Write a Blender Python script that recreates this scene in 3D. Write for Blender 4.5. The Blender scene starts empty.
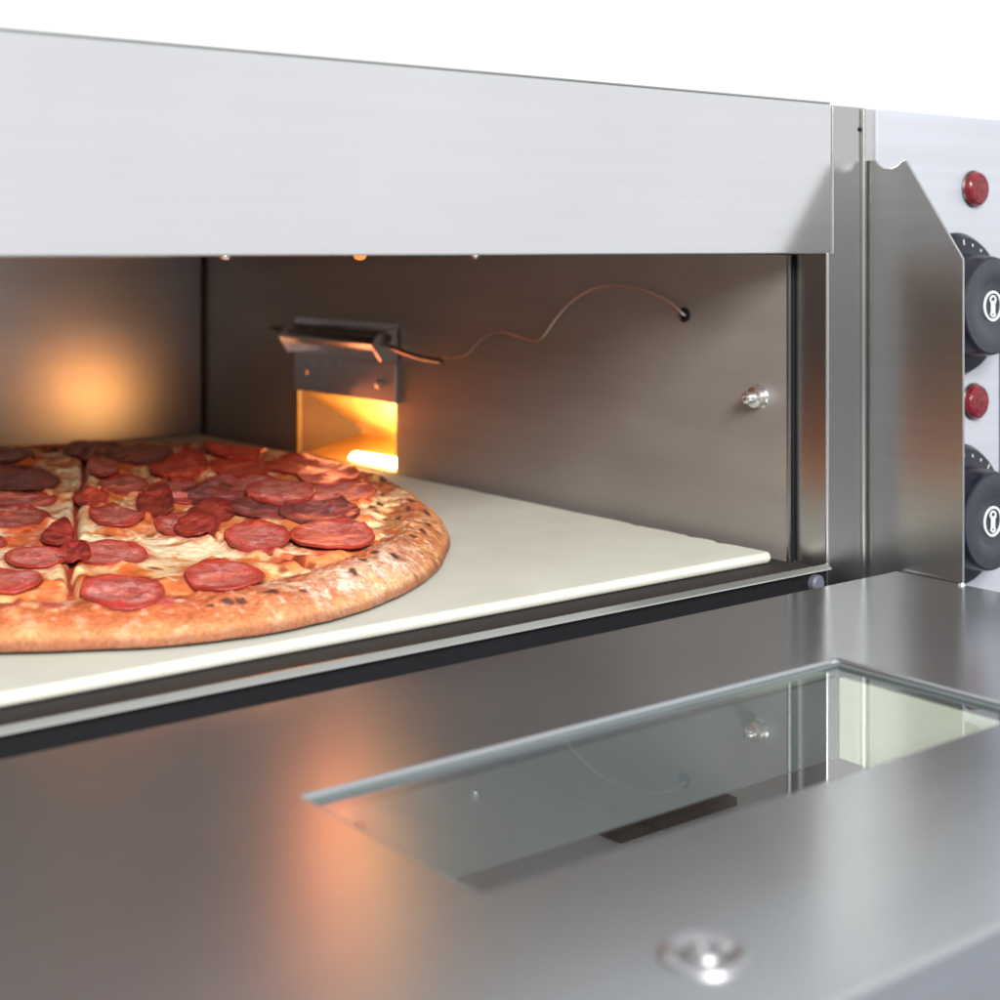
import bpy, bmesh, math, random
import numpy as np
from mathutils import Vector, Matrix
random.seed(7)
S = bpy.context.scene
C = S.collection
PI = math.pi
def lin(c):
    c = [v/255 for v in c]
    return tuple(v/12.92 if v <= .04045 else ((v+.055)/1.055)**2.4 for v in c)

# ------------------------------------------------------------------ numpy noise
def _h(ix, iy, s):
    v = (ix.astype(np.int64)*374761393 + iy.astype(np.int64)*668265263 + s*1274126177) & 0xffffffff
    v = ((v ^ (v >> 13))*1274126177) & 0xffffffff
    v = v ^ (v >> 16)
    return (v & 0xffff)/65535.
def vn(x, y, s=0):
    ix = np.floor(x); iy = np.floor(y); fx = x-ix; fy = y-iy
    ix = ix.astype(np.int64); iy = iy.astype(np.int64)
    u = fx*fx*fx*(fx*(fx*6-15)+10); v = fy*fy*fy*(fy*(fy*6-15)+10)
    a = _h(ix, iy, s); b = _h(ix+1, iy, s); c = _h(ix, iy+1, s); d = _h(ix+1, iy+1, s)
    return (a*(1-u)+b*u)*(1-v) + (c*(1-u)+d*u)*v
def fbm(x, y, sc, s=0, o=4, rough=.5):
    r = 0; a = 1; t = 0; x = x*sc+s*17.3; y = y*sc-s*9.1
    for k in range(o):
        r = r + a*vn(x, y, s*31+k); t += a; a *= rough
        x, y = (x*1.6-y*1.2)+5.3, (x*1.2+y*1.6)-2.7
    return r/t
def worley(x, y, sc, s=0):
    x = x*sc; y = y*sc; ix = np.floor(x); iy = np.floor(y)
    best = np.full(x.shape, 9.)
    for dx in (-1, 0, 1):
        for dy in (-1, 0, 1):
            jx = (ix+dx).astype(np.int64); jy = (iy+dy).astype(np.int64)
            px = jx+_h(jx, jy, s); py = jy+_h(jx, jy, s+7)
            best = np.minimum(best, np.hypot(px-x, py-y))
    return best
def ss(a, b, x):
    t = np.clip((x-a)/(b-a), 0, 1); return t*t*(3-2*t)
def mixc(c, col, m):
    return c*(1-m[:, None]) + np.array(lin(col))[None, :]*m[:, None]

# ------------------------------------------------------------------ materials
def mat(name):
    m = bpy.data.materials.new(name); m.use_nodes = True
    nt = m.node_tree; b = nt.nodes['Principled BSDF']
    return m, nt, b
def N(nt, t, **kw):
    n = nt.nodes.new(t)
    for k, v in kw.items(): setattr(n, k, v)
    return n
def brushed(name, col, rough, stretch=(4, 400, 400), var=.10, bump=.03, rv=.08, metal=1.0, blotch=.06, aniso=None):
    """brushed sheet steel: grain stretched along one axis, faint smudges"""
    m, nt, b = mat(name); L = nt.links
    tc = N(nt, 'ShaderNodeTexCoord')
    mp = N(nt, 'ShaderNodeMapping'); mp.inputs['Scale'].default_value = stretch
    L.new(tc.outputs['Object'], mp.inputs['Vector'])
    n1 = N(nt, 'ShaderNodeTexNoise'); n1.inputs['Scale'].default_value = 1; n1.inputs['Detail'].default_value = 4
    L.new(mp.outputs[0], n1.inputs['Vector'])
    n2 = N(nt, 'ShaderNodeTexNoise'); n2.inputs['Scale'].default_value = 9; n2.inputs['Detail'].default_value = 5
    L.new(tc.outputs['Object'], n2.inputs['Vector'])
    r1 = N(nt, 'ShaderNodeMapRange'); r1.inputs['From Min'].default_value = .1; r1.inputs['From Max'].default_value = .9
    r1.inputs['To Min'].default_value = 1-var*1.7; r1.inputs['To Max'].default_value = 1+var*1.0
    L.new(n1.outputs['Fac'], r1.inputs['Value'])
    r2 = N(nt, 'ShaderNodeMapRange'); r2.inputs['From Min'].default_value = .1; r2.inputs['From Max'].default_value = .9
    r2.inputs['To Min'].default_value = 1-blotch*1.5; r2.inputs['To Max'].default_value = 1+blotch*.5
    L.new(n2.outputs['Fac'], r2.inputs['Value'])
    mu = N(nt, 'ShaderNodeMath', operation='MULTIPLY'); L.new(r1.outputs[0], mu.inputs[0]); L.new(r2.outputs[0], mu.inputs[1])
    vm = N(nt, 'ShaderNodeVectorMath', operation='SCALE'); vm.inputs[0].default_value = col
    L.new(mu.outputs[0], vm.inputs['Scale']); L.new(vm.outputs[0], b.inputs['Base Color'])
    r3 = N(nt, 'ShaderNodeMapRange'); r3.inputs['From Min'].default_value = .1; r3.inputs['From Max'].default_value = .9
    r3.inputs['To Min'].default_value = rough-rv; r3.inputs['To Max'].default_value = rough+rv
    L.new(n2.outputs['Fac'], r3.inputs['Value']); L.new(r3.outputs[0], b.inputs['Roughness'])
    b.inputs['Metallic'].default_value = metal
    if aniso:                                                  # grain runs across this tangent
        cx = N(nt, 'ShaderNodeCombineXYZ')
        for k in range(3): cx.inputs[k].default_value = aniso[k]
        L.new(cx.outputs[0], b.inputs['Tangent']); b.inputs['Anisotropic'].default_value = aniso[3]
    bp = N(nt, 'ShaderNodeBump'); bp.inputs['Strength'].default_value = bump; bp.inputs['Distance'].default_value = .0005
    L.new(n1.outputs['Fac'], bp.inputs['Height']); L.new(bp.outputs[0], b.inputs['Normal'])
    return m
def plain(name, col, rough=.5, metal=0., var=.06, scale=60, bump=.0, spec=.5, coat=0.):
    m, nt, b = mat(name); L = nt.links
    tc = N(nt, 'ShaderNodeTexCoord')
    n = N(nt, 'ShaderNodeTexNoise'); n.inputs['Scale'].default_value = scale; n.inputs['Detail'].default_value = 6
    L.new(tc.outputs['Object'], n.inputs['Vector'])
    r = N(nt, 'ShaderNodeMapRange'); r.inputs['From Min'].default_value = .3; r.inputs['From Max'].default_value = .7
    r.inputs['To Min'].default_value = 1-var; r.inputs['To Max'].default_value = 1+var
    L.new(n.outputs['Fac'], r.inputs['Value'])
    vm = N(nt, 'ShaderNodeVectorMath', operation='SCALE'); vm.inputs[0].default_value = col
    L.new(r.outputs[0], vm.inputs['Scale']); L.new(vm.outputs[0], b.inputs['Base Color'])
    b.inputs['Roughness'].default_value = rough; b.inputs['Metallic'].default_value = metal
    b.inputs['Specular IOR Level'].default_value = spec; b.inputs['Coat Weight'].default_value = coat
    if bump:
        bp = N(nt, 'ShaderNodeBump'); bp.inputs['Strength'].default_value = bump; bp.inputs['Distance'].default_value = .0006
        L.new(n.outputs['Fac'], bp.inputs['Height']); L.new(bp.outputs[0], b.inputs['Normal'])
    return m
def emit(name, col, s):
    m, nt, b = mat(name)
    b.inputs['Base Color'].default_value = (*col, 1); b.inputs['Emission Color'].default_value = (*col, 1)
    b.inputs['Emission Strength'].default_value = s
    return m
def glass(name, tint, ior, rough=.0):
    """thin pane: Fresnel reflection over a tinted see-through"""
    m, nt, b = mat(name); L = nt.links
    nt.nodes.remove(b); out = [n for n in nt.nodes if n.type == 'OUTPUT_MATERIAL'][0]
    t = N(nt, 'ShaderNodeBsdfTransparent'); t.inputs[0].default_value = (*tint, 1)
    g = N(nt, 'ShaderNodeBsdfGlossy'); g.inputs['Roughness'].default_value = rough; g.inputs['Color'].default_value = (1, 1, .98, 1)
    f = N(nt, 'ShaderNodeFresnel'); f.inputs['IOR'].default_value = ior
    mx = N(nt, 'ShaderNodeMixShader'); 
    ge = N(nt, 'ShaderNodeNewGeometry'); iv = N(nt, 'ShaderNodeMath', operation='SUBTRACT'); iv.inputs[0].default_value = 1
    L.new(ge.outputs['Backfacing'], iv.inputs[1]); mm = N(nt, 'ShaderNodeMath', operation='MULTIPLY')
    L.new(f.outputs[0], mm.inputs[0]); L.new(iv.outputs[0], mm.inputs[1]); L.new(mm.outputs[0], mx.inputs[0]); L.new(t.outputs[0], mx.inputs[1]); L.new(g.outputs[0], mx.inputs[2])
    L.new(mx.outputs[0], out.inputs['Surface'])
    return m
def food(name, rough=.42, bscale=900, bstr=.35, bdist=.0006, sss=.0, coat=.0, fine=.16):
    m, nt, b = mat(name); L = nt.links
    ca = N(nt, 'ShaderNodeVertexColor', layer_name='Col')
    tc = N(nt, 'ShaderNodeTexCoord')
    n = N(nt, 'ShaderNodeTexNoise'); n.inputs['Scale'].default_value = bscale; n.inputs['Detail'].default_value = 5; n.inputs['Roughness'].default_value = .65
    L.new(tc.outputs['Object'], n.inputs['Vector'])
    r = N(nt, 'ShaderNodeMapRange'); r.inputs['From Min'].default_value = .3; r.inputs['From Max'].default_value = .7
    r.inputs['To Min'].default_value = 1-fine; r.inputs['To Max'].default_value = 1+fine
    L.new(n.outputs['Fac'], r.inputs['Value'])
    vm = N(nt, 'ShaderNodeVectorMath', operation='SCALE'); L.new(ca.outputs['Color'], vm.inputs[0])
    L.new(r.outputs[0], vm.inputs['Scale']); L.new(vm.outputs[0], b.inputs['Base Color'])
    b.inputs['Roughness'].default_value = rough
    b.inputs['Coat Weight'].default_value = coat; b.inputs['Coat Roughness'].default_value = .25
    if sss:
        b.inputs['Subsurface Weight'].default_value = sss; b.inputs['Subsurface Scale'].default_value = .002
        b.inputs['Subsurface Radius'].default_value = (1, .5, .3)
    bp = N(nt, 'ShaderNodeBump'); bp.inputs['Strength'].default_value = bstr; bp.inputs['Distance'].default_value = bdist
    L.new(n.outputs['Fac'], bp.inputs['Height']); L.new(bp.outputs[0], b.inputs['Normal'])
    return m

# ------------------------------------------------------------------ object helpers
def empty(name, loc, label, cat, group=None):
    o = bpy.data.objects.new(name, None); o.location = loc; C.objects.link(o); o.empty_display_size = .02
    o['label'] = label; o['category'] = cat
    if group: o['group'] = group
    return o
def top(o, label, cat, kind=None, group=None):
    o['label'] = label; o['category'] = cat
    if kind: o['kind'] = kind
    if group: o['group'] = group
    return o
def worldloc(o):
    v = Vector((0, 0, 0))
    while o: v = v+o.location; o = o.parent
    return v
def obj(name, bm, m, parent=None, smooth=False, origin=None, label=None):
    """link bm (world coordinates) as ONE mesh whose origin sits at `origin`"""
    me = bpy.data.meshes.new(name)
    if origin is None:
        lo = Vector((min(v.co[i] for v in bm.verts) for i in range(3))); hi = Vector((max(v.co[i] for v in bm.verts) for i in range(3)))
        origin = (lo+hi)/2
    origin = Vector(origin)
    bmesh.ops.translate(bm, verts=bm.verts, vec=-origin)
    bmesh.ops.recalc_face_normals(bm, faces=bm.faces)
    bm.to_mesh(me); bm.free()
    me.materials.append(m)
    if smooth:
        for p in me.polygons: p.use_smooth = True
        try: me.set_sharp_from_angle(angle=math.radians(35))
        except Exception: pass
    o = bpy.data.objects.new(name, me); C.objects.link(o)
    if parent:
        o.parent = parent; o.location = origin-worldloc(parent)
    else: o.location = origin
    if label: o['label'] = label
    return o
def bevel(bm, w, seg=2, angle=40):
    if w <= 0: return bm
    es = [e for e in bm.edges if len(e.link_faces) == 2 and e.calc_face_angle(0) > math.radians(angle)]
    bmesh.ops.bevel(bm, geom=es, offset=w, segments=seg, profile=.5, affect='EDGES', clamp_overlap=True)
    return bm
def box(x0, x1, y0, y1, z0, z1, bv=0, seg=2, bm=None):
    b = bmesh.new()
    r = bmesh.ops.create_cube(b, size=1)
    for v in b.verts:
        v.co = Vector(((x0+x1)/2+v.co.x*(x1-x0), (y0+y1)/2+v.co.y*(y1-y0), (z0+z1)/2+v.co.z*(z1-z0)))
    bevel(b, bv, seg)
    if bm is not None: return join(bm, b)
    return b
def join(a, b):
    me = bpy.data.meshes.new('tmp'); b.to_mesh(me); b.free(); a.from_mesh(me); bpy.data.meshes.remove(me); return a
def ringplate(axis, o, i, d0, d1, bv=0, seg=2):
    """rectangular sheet with a rectangular hole; o, i = (a0,a1,b0,b1); extruded d0..d1 along axis"""
    b = bmesh.new()
    def P(a, c, d):
        return {'x': (d, a, c), 'y': (a, d, c), 'z': (a, c, d)}[axis]
    L = []
    for d in (d0, d1):
        O = [b.verts.new(P(*q, d)) for q in ((o[0], o[2]), (o[1], o[2]), (o[1], o[3]), (o[0], o[3]))]
        I = [b.verts.new(P(*q, d)) for q in ((i[0], i[2]), (i[1], i[2]), (i[1], i[3]), (i[0], i[3]))]
        L.append((O, I))
        for k in range(4):
            b.faces.new((O[k], O[(k+1) % 4], I[(k+1) % 4], I[k]))
    for k in range(4):
        for w in (0, 1):
            b.faces.new((L[0][w][k], L[0][w][(k+1) % 4], L[1][w][(k+1) % 4], L[1][w][k]))
    bmesh.ops.recalc_face_normals(b, faces=b.faces)
    bevel(b, bv, seg)
    return b
def prism(pts, axis, d0, d1, bv=0, seg=2):
    b = bmesh.new()
    def P(a, c, d): return {'x': (d, a, c), 'y': (a, d, c), 'z': (a, c, d)}[axis]
    A = [b.verts.new(P(*p, d0)) for p in pts]; B = [b.verts.new(P(*p, d1)) for p in pts]
    b.faces.new(A); b.faces.new(B)
    for k in range(len(pts)): b.faces.new((A[k], A[(k+1) % len(pts)], B[(k+1) % len(pts)], B[k]))
    bmesh.ops.recalc_face_normals(b, faces=b.faces)
    bevel(b, bv, seg)
    return b
def lathe(prof, c, axis, n=48, bm=None):
    """prof = [(r, h)] swept round `axis` ('-x','-y','z') at c"""
    b = bmesh.new(); c = Vector(c)
    R = {'z': Matrix.Identity(3), '-y': Matrix.Rotation(PI/2, 3, 'X'), '-x': Matrix.Rotation(-PI/2, 3, 'Y')}[axis]
    rows = []
    for r, h in prof:
        if r < 1e-7: rows.append([b.verts.new(c+R @ Vector((0, 0, h)))])
        else: rows.append([b.verts.new(c+R @ Vector((r*math.cos(2*PI*k/n), r*math.sin(2*PI*k/n), h))) for k in range(n)])
    for a, d in zip(rows, rows[1:]):
        for k in range(n):
            k2 = (k+1) % n
            if len(a) == 1 and len(d) == 1: continue
            if len(a) == 1: b.faces.new((a[0], d[k], d[k2]))
            elif len(d) == 1: b.faces.new((a[k], a[k2], d[0]))
            else: b.faces.new((a[k], a[k2], d[k2], d[k]))
    if bm is not None: return join(bm, b)
    return b
def tube(pts, r, n=10, bm=None, sm=0, caps=True):
    P = [Vector(p) for p in pts]
    for _ in range(sm):                                     # Chaikin smoothing
        Q = [P[0]]
        for a, c in zip(P, P[1:]): Q += [a*.75+c*.25, a*.25+c*.75]
        P = Q+[P[-1]]
    b = bmesh.new(); rows = []; up = Vector((0, 0, 1))
    prev = None
    for k, p in enumerate(P):
        t = (P[min(k+1, len(P)-1)]-P[max(k-1, 0)]).normalized()
        if prev is None: u = t.cross(Vector((1, 0, 0)) if abs(t.x) < .9 else up).normalized()
        else: u = (prev-t*prev.dot(t)).normalized()
        prev = u; v = t.cross(u)
        rows.append([b.verts.new(p+u*r*math.cos(2*PI*j/n)+v*r*math.sin(2*PI*j/n)) for j in range(n)])
    for a, c in zip(rows, rows[1:]):
        for j in range(n): b.faces.new((a[j], a[(j+1) % n], c[(j+1) % n], c[j]))
    if caps: b.faces.new(rows[0]); b.faces.new(rows[-1])
    if bm is not None: return join(bm, b)
    return b

# ------------------------------------------------------------------ material set
M = {}
M['steel'] = brushed('bright_steel', (.66, .665, .67), .17, (3, 400, 500), var=.05, rv=.05)
M['steel_fascia'] = brushed('fascia_steel', (.665, .67, .68), .17, (6, 200, 260), var=.02, rv=.04, blotch=.05, bump=.008)
M['steel_post'] = brushed('post_steel', (.45, .45, .455), .25, (400, 400, 3), var=0, rv=0, blotch=0, bump=0)
M['steel_plate'] = brushed('side_plate_steel', (.46, .46, .45), .27, (400, 3, 400), var=.06, rv=0, blotch=0, bump=0)
M['steel_door'] = brushed('door_steel', (.425, .445, .462), .20, (4, 500, 500), var=.05, rv=.05, blotch=.10, metal=.88, bump=.015)
M['cavity'] = brushed('cavity_steel', (.38, .35, .325), .5, (300, 8, 60), var=.10, rv=.12, blotch=.16, metal=.58)
M['cavity_back'] = brushed('cavity_back_steel', (.37, .37, .385), .31, (8, 300, 60), var=.06, rv=0, blotch=0)
M['ceiling'] = brushed('ceiling_sheet', (.64, .63, .60), .33, (60, 8, 60), var=.08, metal=.75)
M['edge'] = brushed('polished_edge', (.46, .47, .44), .22, (50, 50, 50), var=.03)
M['dark'] = plain('dark_gap', (.010, .010, .012), .6, spec=.15)
M['lamp_end'] = plain('lamp_end_plate', (.15, .12, .09), .5, .3, var=.1)
M['enamel'] = plain('pale_enamel', (.72, .74, .78), .3, var=.03)
M['plug'] = plain('grey_plug', (.10, .105, .14), .5, var=.1)
M['panel'] = brushed('control_panel_sheet', (.455, .475, .52), .45, (2, 300, 300), var=.05, metal=.35, rv=.05)
M['black'] = plain('black_plastic', (.006, .006, .014), .30, spec=.35, var=.15, scale=400, bump=.05)
M['face'] = plain('knob_face_plastic', (.024, .027, .036), .40, var=.1, scale=500, bump=.05)
M['white'] = plain('white_print', (.75, .78, .82), .5)
M['navy'] = plain('navy_print', (.03, .02, .12), .5)
M['red'] = plain('red_lens', (.13, .003, .008), .16, spec=.5, var=.6, scale=420, bump=.6)
M['chrome'] = plain('zinc_screw', (.80, .80, .80), .18, 1., var=.05)
M['washer'] = plain('washer_steel', (.34, .34, .35), .40, 1., var=.05)
M['screw'] = plain('small_screw_steel', (.55, .50, .46), .3, 1., var=.1, scale=300)
M['bracket'] = brushed('bracket_steel', (.66, .62, .61), .36, (60, 300, 60), var=.12)
M['probe'] = plain('tarnished_probe', (.16, .13, .12), .34, 1., var=.2, scale=200)
M['copper'] = plain('capillary_wire', (.78, .75, .70), .3, 1., var=.1)
M['stone'] = plain('fire_stone', (.50, .50, .432), .85, var=.045, scale=35, bump=.25, spec=.15)
M['glass_door'] = glass('door_glass', (.93, .955, .95), 2.6)
M['glass_lamp'] = glass('lamp_glass', (1, .96, .9), 1.08, .1)
M['reflector'] = brushed('lamp_reflector', (.95, .74, .30), .40, (60, 60, 60), var=.15, bump=.6, metal=.4)
M['bulb'] = emit('halogen_bulb', (1., .62, .24), 60)
M['glow'] = emit('heater_glow', (1., .28, .06), 1.2)  # orange glint put in as emission
M['table'] = plain('table_laminate', (.20, .21, .25), .4, var=.05, scale=12)
M['liner'] = plain('cream_liner', (.80, .80, .66), .5, var=.05, scale=40)  # cream colour standing in for post and plate reflections in the glass
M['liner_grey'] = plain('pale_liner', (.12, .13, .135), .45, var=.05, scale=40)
M['rubber'] = plain('black_rubber', (.012, .012, .014), .6)
M['floor'] = plain('sooty_floor', (.010, .006, .005), .7, .0, var=.3, scale=30)  # very dark brown sheet
M['crust'] = food('baked_crust', .6, 520, .8, .0016, sss=.0, fine=.32)
M['cheese'] = food('melted_cheese', .34, 420, .35, .0010, sss=.12, coat=.2, fine=.10)
M['pep'] = food('pepperoni_meat', .40, 850, .6, .0008, coat=.12, fine=.22)

# outlines measured on the pizza (metres)
PEPS=[
(0.2359,0.0722, 0.0129,-0.0101, 0.0111,0.0245, 0),
(0.2602,0.1365, 0.0125,-0.0098, 0.0116,0.0261, 0),
(0.2772,0.0722, 0.0127,-0.0100, 0.0124,0.0233, 0),
(0.2074,0.1142, 0.0124,-0.0097, 0.0073,0.0198, 0),
(0.2321,0.1453, 0.0105,-0.0083, 0.0073,0.0186, 0),
(0.2530,0.2395, 0.0176,-0.0139, 0.0110,0.0300, 0),
(0.2746,0.2755, 0.0152,-0.0120, 0.0074,0.0196, 0),
(0.2909,0.3340, 0.0221,-0.0174, 0.0141,0.0379, 1),
(0.3125,0.4156, 0.0198,-0.0156, 0.0109,0.0303, 1),
(0.3458,0.3410, 0.0065,-0.0051, 0.0107,0.0244, 0),
(0.3340,0.2886, 0.0107,-0.0085, 0.0152,0.0335, 0),
(0.3047,0.2613, 0.0073,-0.0058, 0.0095,0.0222, 2),
(0.3668,0.3997, 0.0136,-0.0107, 0.0157,0.0365, 1),
(0.3829,0.3754, 0.0141,-0.0111, 0.0144,0.0310, 1),
(0.2940,0.2070, 0.0104,-0.0082, 0.0111,0.0249, 0),
(0.3139,0.1767, 0.0124,-0.0097, 0.0139,0.0277, 0),
(0.3492,0.2540, 0.0115,-0.0090, 0.0126,0.0254, 0),
(0.3589,0.2356, 0.0116,-0.0091, 0.0120,0.0230, 1),
(0.3806,0.3196, 0.0113,-0.0089, 0.0194,0.0392, 2),
(0.4417,0.3663, 0.0127,-0.0100, 0.0204,0.0376, 2),
(0.4121,0.3066, 0.0129,-0.0102, 0.0175,0.0321, 2),
(0.3856,0.2572, 0.0139,-0.0109, 0.0144,0.0263, 0),
(0.4390,0.2885, 0.0140,-0.0110, 0.0166,0.0280, 2),
(0.4354,0.2532, 0.0119,-0.0093, 0.0168,0.0271, 0),
(0.3867,0.2200, 0.0126,-0.0099, 0.0161,0.0279, 0),
(0.4134,0.2120, 0.0152,-0.0119, 0.0174,0.0279, 0),
(0.3574,0.1880, 0.0119,-0.0094, 0.0106,0.0190, 1),
(0.3764,0.1660, 0.0159,-0.0125, 0.0166,0.0272, 1),
(0.3236,0.1298, 0.0117,-0.0092, 0.0163,0.0292, 0),
(0.3514,0.1136, 0.0153,-0.0120, 0.0190,0.0304, 0),
(0.3339,0.1923, 0.0092,-0.0072, 0.0122,0.0236, 3),
(0.3229,0.2283, 0.0075,-0.0059, 0.0166,0.0348, 3),
(0.3117,0.1636, 0.0083,-0.0066, 0.0108,0.0213, 3),
(0.2461,0.1419, 0.0059,-0.0046, 0.0062,0.0149, 3),
(0.2535,0.1762, 0.0060,-0.0047, 0.0076,0.0188, 3),
(0.2244,0.1941, 0.0116,-0.0091, 0.0060,0.0171, 0),
(0.3152,0.0842, 0.0073,-0.0057, 0.0059,0.0101, 2),
(0.2021,0.0617, 0.0043,-0.0034, 0.0038,0.0096, 2),
(0.1986,0.0672, 0.0044,-0.0034, 0.0024,0.0063, 2),
(0.2368,0.0169, 0.0034,-0.0027, 0.0043,0.0086, 2),
]
CHAR=[
(0.4538,0.2392, 0.0021,-0.0017, 0.0050,0.0076), (0.4520,0.2249, 0.0021,-0.0016, 0.0039,0.0058), (0.4493,0.2154, 0.0021,-0.0016, 0.0038,0.0057), (0.4532,0.2090, 0.0021,-0.0016, 0.0029,0.0042), (0.4305,0.1956, 0.0024,-0.0019, 0.0053,0.0080), (0.4352,0.2138, 0.0020,-0.0016, 0.0055,0.0084), (0.4311,0.1681, 0.0019,-0.0015, 0.0029,0.0042), (0.4173,0.1517, 0.0015,-0.0012, 0.0027,0.0039), (0.3954,0.1022, 0.0021,-0.0016, 0.0049,0.0069), (0.4035,0.1399, 0.0015,-0.0012, 0.0038,0.0055), (0.4056,0.1196, 0.0018,-0.0014, 0.0030,0.0042), (0.3810,0.0955, 0.0021,-0.0016, 0.0027,0.0038), (0.3551,0.0606, 0.0022,-0.0018, 0.0041,0.0058), (0.3335,0.0624, 0.0016,-0.0012, 0.0032,0.0049), (0.3220,0.0474, 0.0018,-0.0014, 0.0035,0.0054), (0.3375,0.0744, 0.0026,-0.0020, 0.0033,0.0051), (0.3459,0.0731, 0.0019,-0.0015, 0.0034,0.0052), (0.4249,0.1434, 0.0015,-0.0012, 0.0033,0.0046), (0.4060,0.1658, 0.0026,-0.0021, 0.0047,0.0072), (0.4165,0.1746, 0.0019,-0.0015, 0.0050,0.0074), (0.2807,0.0258, 0.0017,-0.0013, 0.0028,0.0048), (0.2658,0.0031, 0.0019,-0.0015, 0.0022,0.0037), (0.2678,0.0280, 0.0014,-0.0011, 0.0019,0.0034), (0.2781,0.0339, 0.0017,-0.0013, 0.0020,0.0035), (0.2957,0.0242, 0.0020,-0.0016, 0.0026,0.0042), (0.2615,0.0369, 0.0031,-0.0024, 0.0019,0.0035), (0.3887,0.4363, 0.0043,-0.0034, 0.0040,0.0092), (0.3879,0.4156, 0.0047,-0.0037, 0.0039,0.0088), (0.3904,0.4041, 0.0028,-0.0022, 0.0039,0.0086), (0.4002,0.3976, 0.0028,-0.0022, 0.0040,0.0085), (0.3692,0.4132, 0.0028,-0.0022, 0.0037,0.0086), (0.3530,0.4143, 0.0028,-0.0022, 0.0035,0.0086), (0.3493,0.3981, 0.0027,-0.0021, 0.0025,0.0062), (0.3537,0.4282, 0.0023,-0.0018, 0.0027,0.0066), (0.4193,0.4101, 0.0043,-0.0034, 0.0043,0.0089), (0.4462,0.3773, 0.0033,-0.0026, 0.0034,0.0063), (0.3347,0.3854, 0.0018,-0.0014, 0.0024,0.0059), (0.3247,0.3662, 0.0017,-0.0014, 0.0022,0.0056), (0.2536,0.0110, 0.0013,-0.0011, 0.0014,0.0025), (0.3497,0.4260, 0.0019,-0.0015, 0.0021,0.0053), (0.4060,0.4239, 0.0043,-0.0034, 0.0038,0.0082), (0.4324,0.4066, 0.0039,-0.0030, 0.0045,0.0089), ]
SAUCE=[
(0.2562,0.0338, 0.0078,-0.0061, 0.0099,0.0186), (0.3332,0.0774, 0.0086,-0.0068, 0.0169,0.0268), (0.3471,0.0817, 0.0049,-0.0038, 0.0112,0.0172), (0.4070,0.3162, 0.0062,-0.0048, 0.0146,0.0275), (0.4545,0.2927, 0.0134,-0.0105, 0.0185,0.0303), (0.3864,0.3300, 0.0088,-0.0069, 0.0174,0.0350), (0.2553,0.2186, 0.0088,-0.0069, 0.0090,0.0237), (0.2176,0.0856, 0.0046,-0.0036, 0.0025,0.0061), (0.2729,0.0461, 0.0040,-0.0032, 0.0070,0.0127), (0.3043,0.0380, 0.0047,-0.0037, 0.0053,0.0085), (0.3071,0.0532, 0.0030,-0.0024, 0.0037,0.0060), (0.2419,0.1892, 0.0047,-0.0037, 0.0049,0.0129), (0.4514,0.2463, 0.0060,-0.0047, 0.0233,0.0360), (0.2483,0.1774, 0.0067,-0.0052, 0.0058,0.0146), (0.2416,0.0873, 0.0118,-0.0093, 0.0028,0.0063), ]
OUT=[
(-112.3,0.2161), (-107.3,0.2252), (-100.1,0.2328), (-91.7,0.2389), (-80.7,0.2358), (-72.1,0.2295), (-57.5,0.2162), (-43.4,0.2070), (-31.9,0.2016), (-18.9,0.1994), (-7.0,0.2018), (9.0,0.2028), (18.6,0.2045), (39.3,0.2212), (56.6,0.2176), (67.5,0.2052), ]
WIRE = [(0.5331, 0.0818, -0.0333), (0.5331, 0.0901, -0.0277), (0.5331, 0.1022, -0.0235), (0.5331, 0.1167, -0.0208), (0.5331, 0.134, -0.0196), (0.5331, 0.1495, -0.022), (0.5331, 0.1655, -0.0283), (0.5331, 0.1787, -0.0378), (0.5331, 0.188, -0.0479), (0.5331, 0.1965, -0.0527), (0.5331, 0.2096, -0.05), (0.5331, 0.2249, -0.0473), (0.5331, 0.2368, -0.049), (0.5331, 0.2481, -0.0547), (0.5331, 0.2576, -0.0621), (0.5331, 0.2674, -0.065), (0.5331, 0.2823, -0.0658)]
# ================================================================== the oven
ZT = -.225                                                     # table top
oven = empty('pizza_oven', (.30, .30, ZT), 'stainless steel electric deck pizza oven with its glazed door dropped open', 'pizza oven')
XW, XJ, XP = .5371, .5411, .568
SH = -.1445                                                    # cavity floor shelf
# hood: front fascia and folded top
obj('hood_front', box(-.26, .5436, -.0012, .0015, -.0030, .0643, .0006), M['steel_fascia'], oven)
obj('hood_rim', box(-.26, .5436, -.0006, .0006, .0645, .0655, .0004), M['edge'], oven)
obj('top_panel', box(-.26, .86, .0022, .62, .0625, .0640, .0006), M['steel'], oven)
obj('left_side_panel', box(-.2615, -.2602, .0, .62, ZT+.012, .0640, .0004), M['steel'], oven)
obj('rear_panel', box(-.26, .86, .6205, .622, ZT+.012, .0640, .0004), M['steel'], oven)
obj('right_side_panel', box(.8605, .862, .0, .62, ZT+.012, .0640, .0004), M['steel'], oven)
# cavity
obj('cavity_right_wall', ringplate('x', (.0197, .5935, SH, -.0035), (.3375, .4536, -.1405, -.0975), XW, XW+.0012), M['cavity'], oven)
obj('cavity_wall_edge', box(XW-.0002, XW+.0014, .0184, .0194, SH, -.0035), M['edge'], oven)
obj('cavity_back_wall', box(-.2, XW+.001, .594, .5955, SH, -.0035), M['cavity_back'], oven)
obj('cavity_left_wall', box(-.2015, -.2, .0025, .5935, SH, -.0035), M['ceiling'], oven)
obj('cavity_ceiling', box(-.2, XW+.001, .0025, .5935, -.0030, -.0018), M['ceiling'], oven)
obj('cavity_floor', box(-.2, XJ-.0005, .0004, .5935, SH-.0012, SH), M['floor'], oven)
obj('corner_seam', box(XW-.0022, XW-.0006, .5915, .5937, SH+.0002, -.0037), M['dark'], oven)
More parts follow.
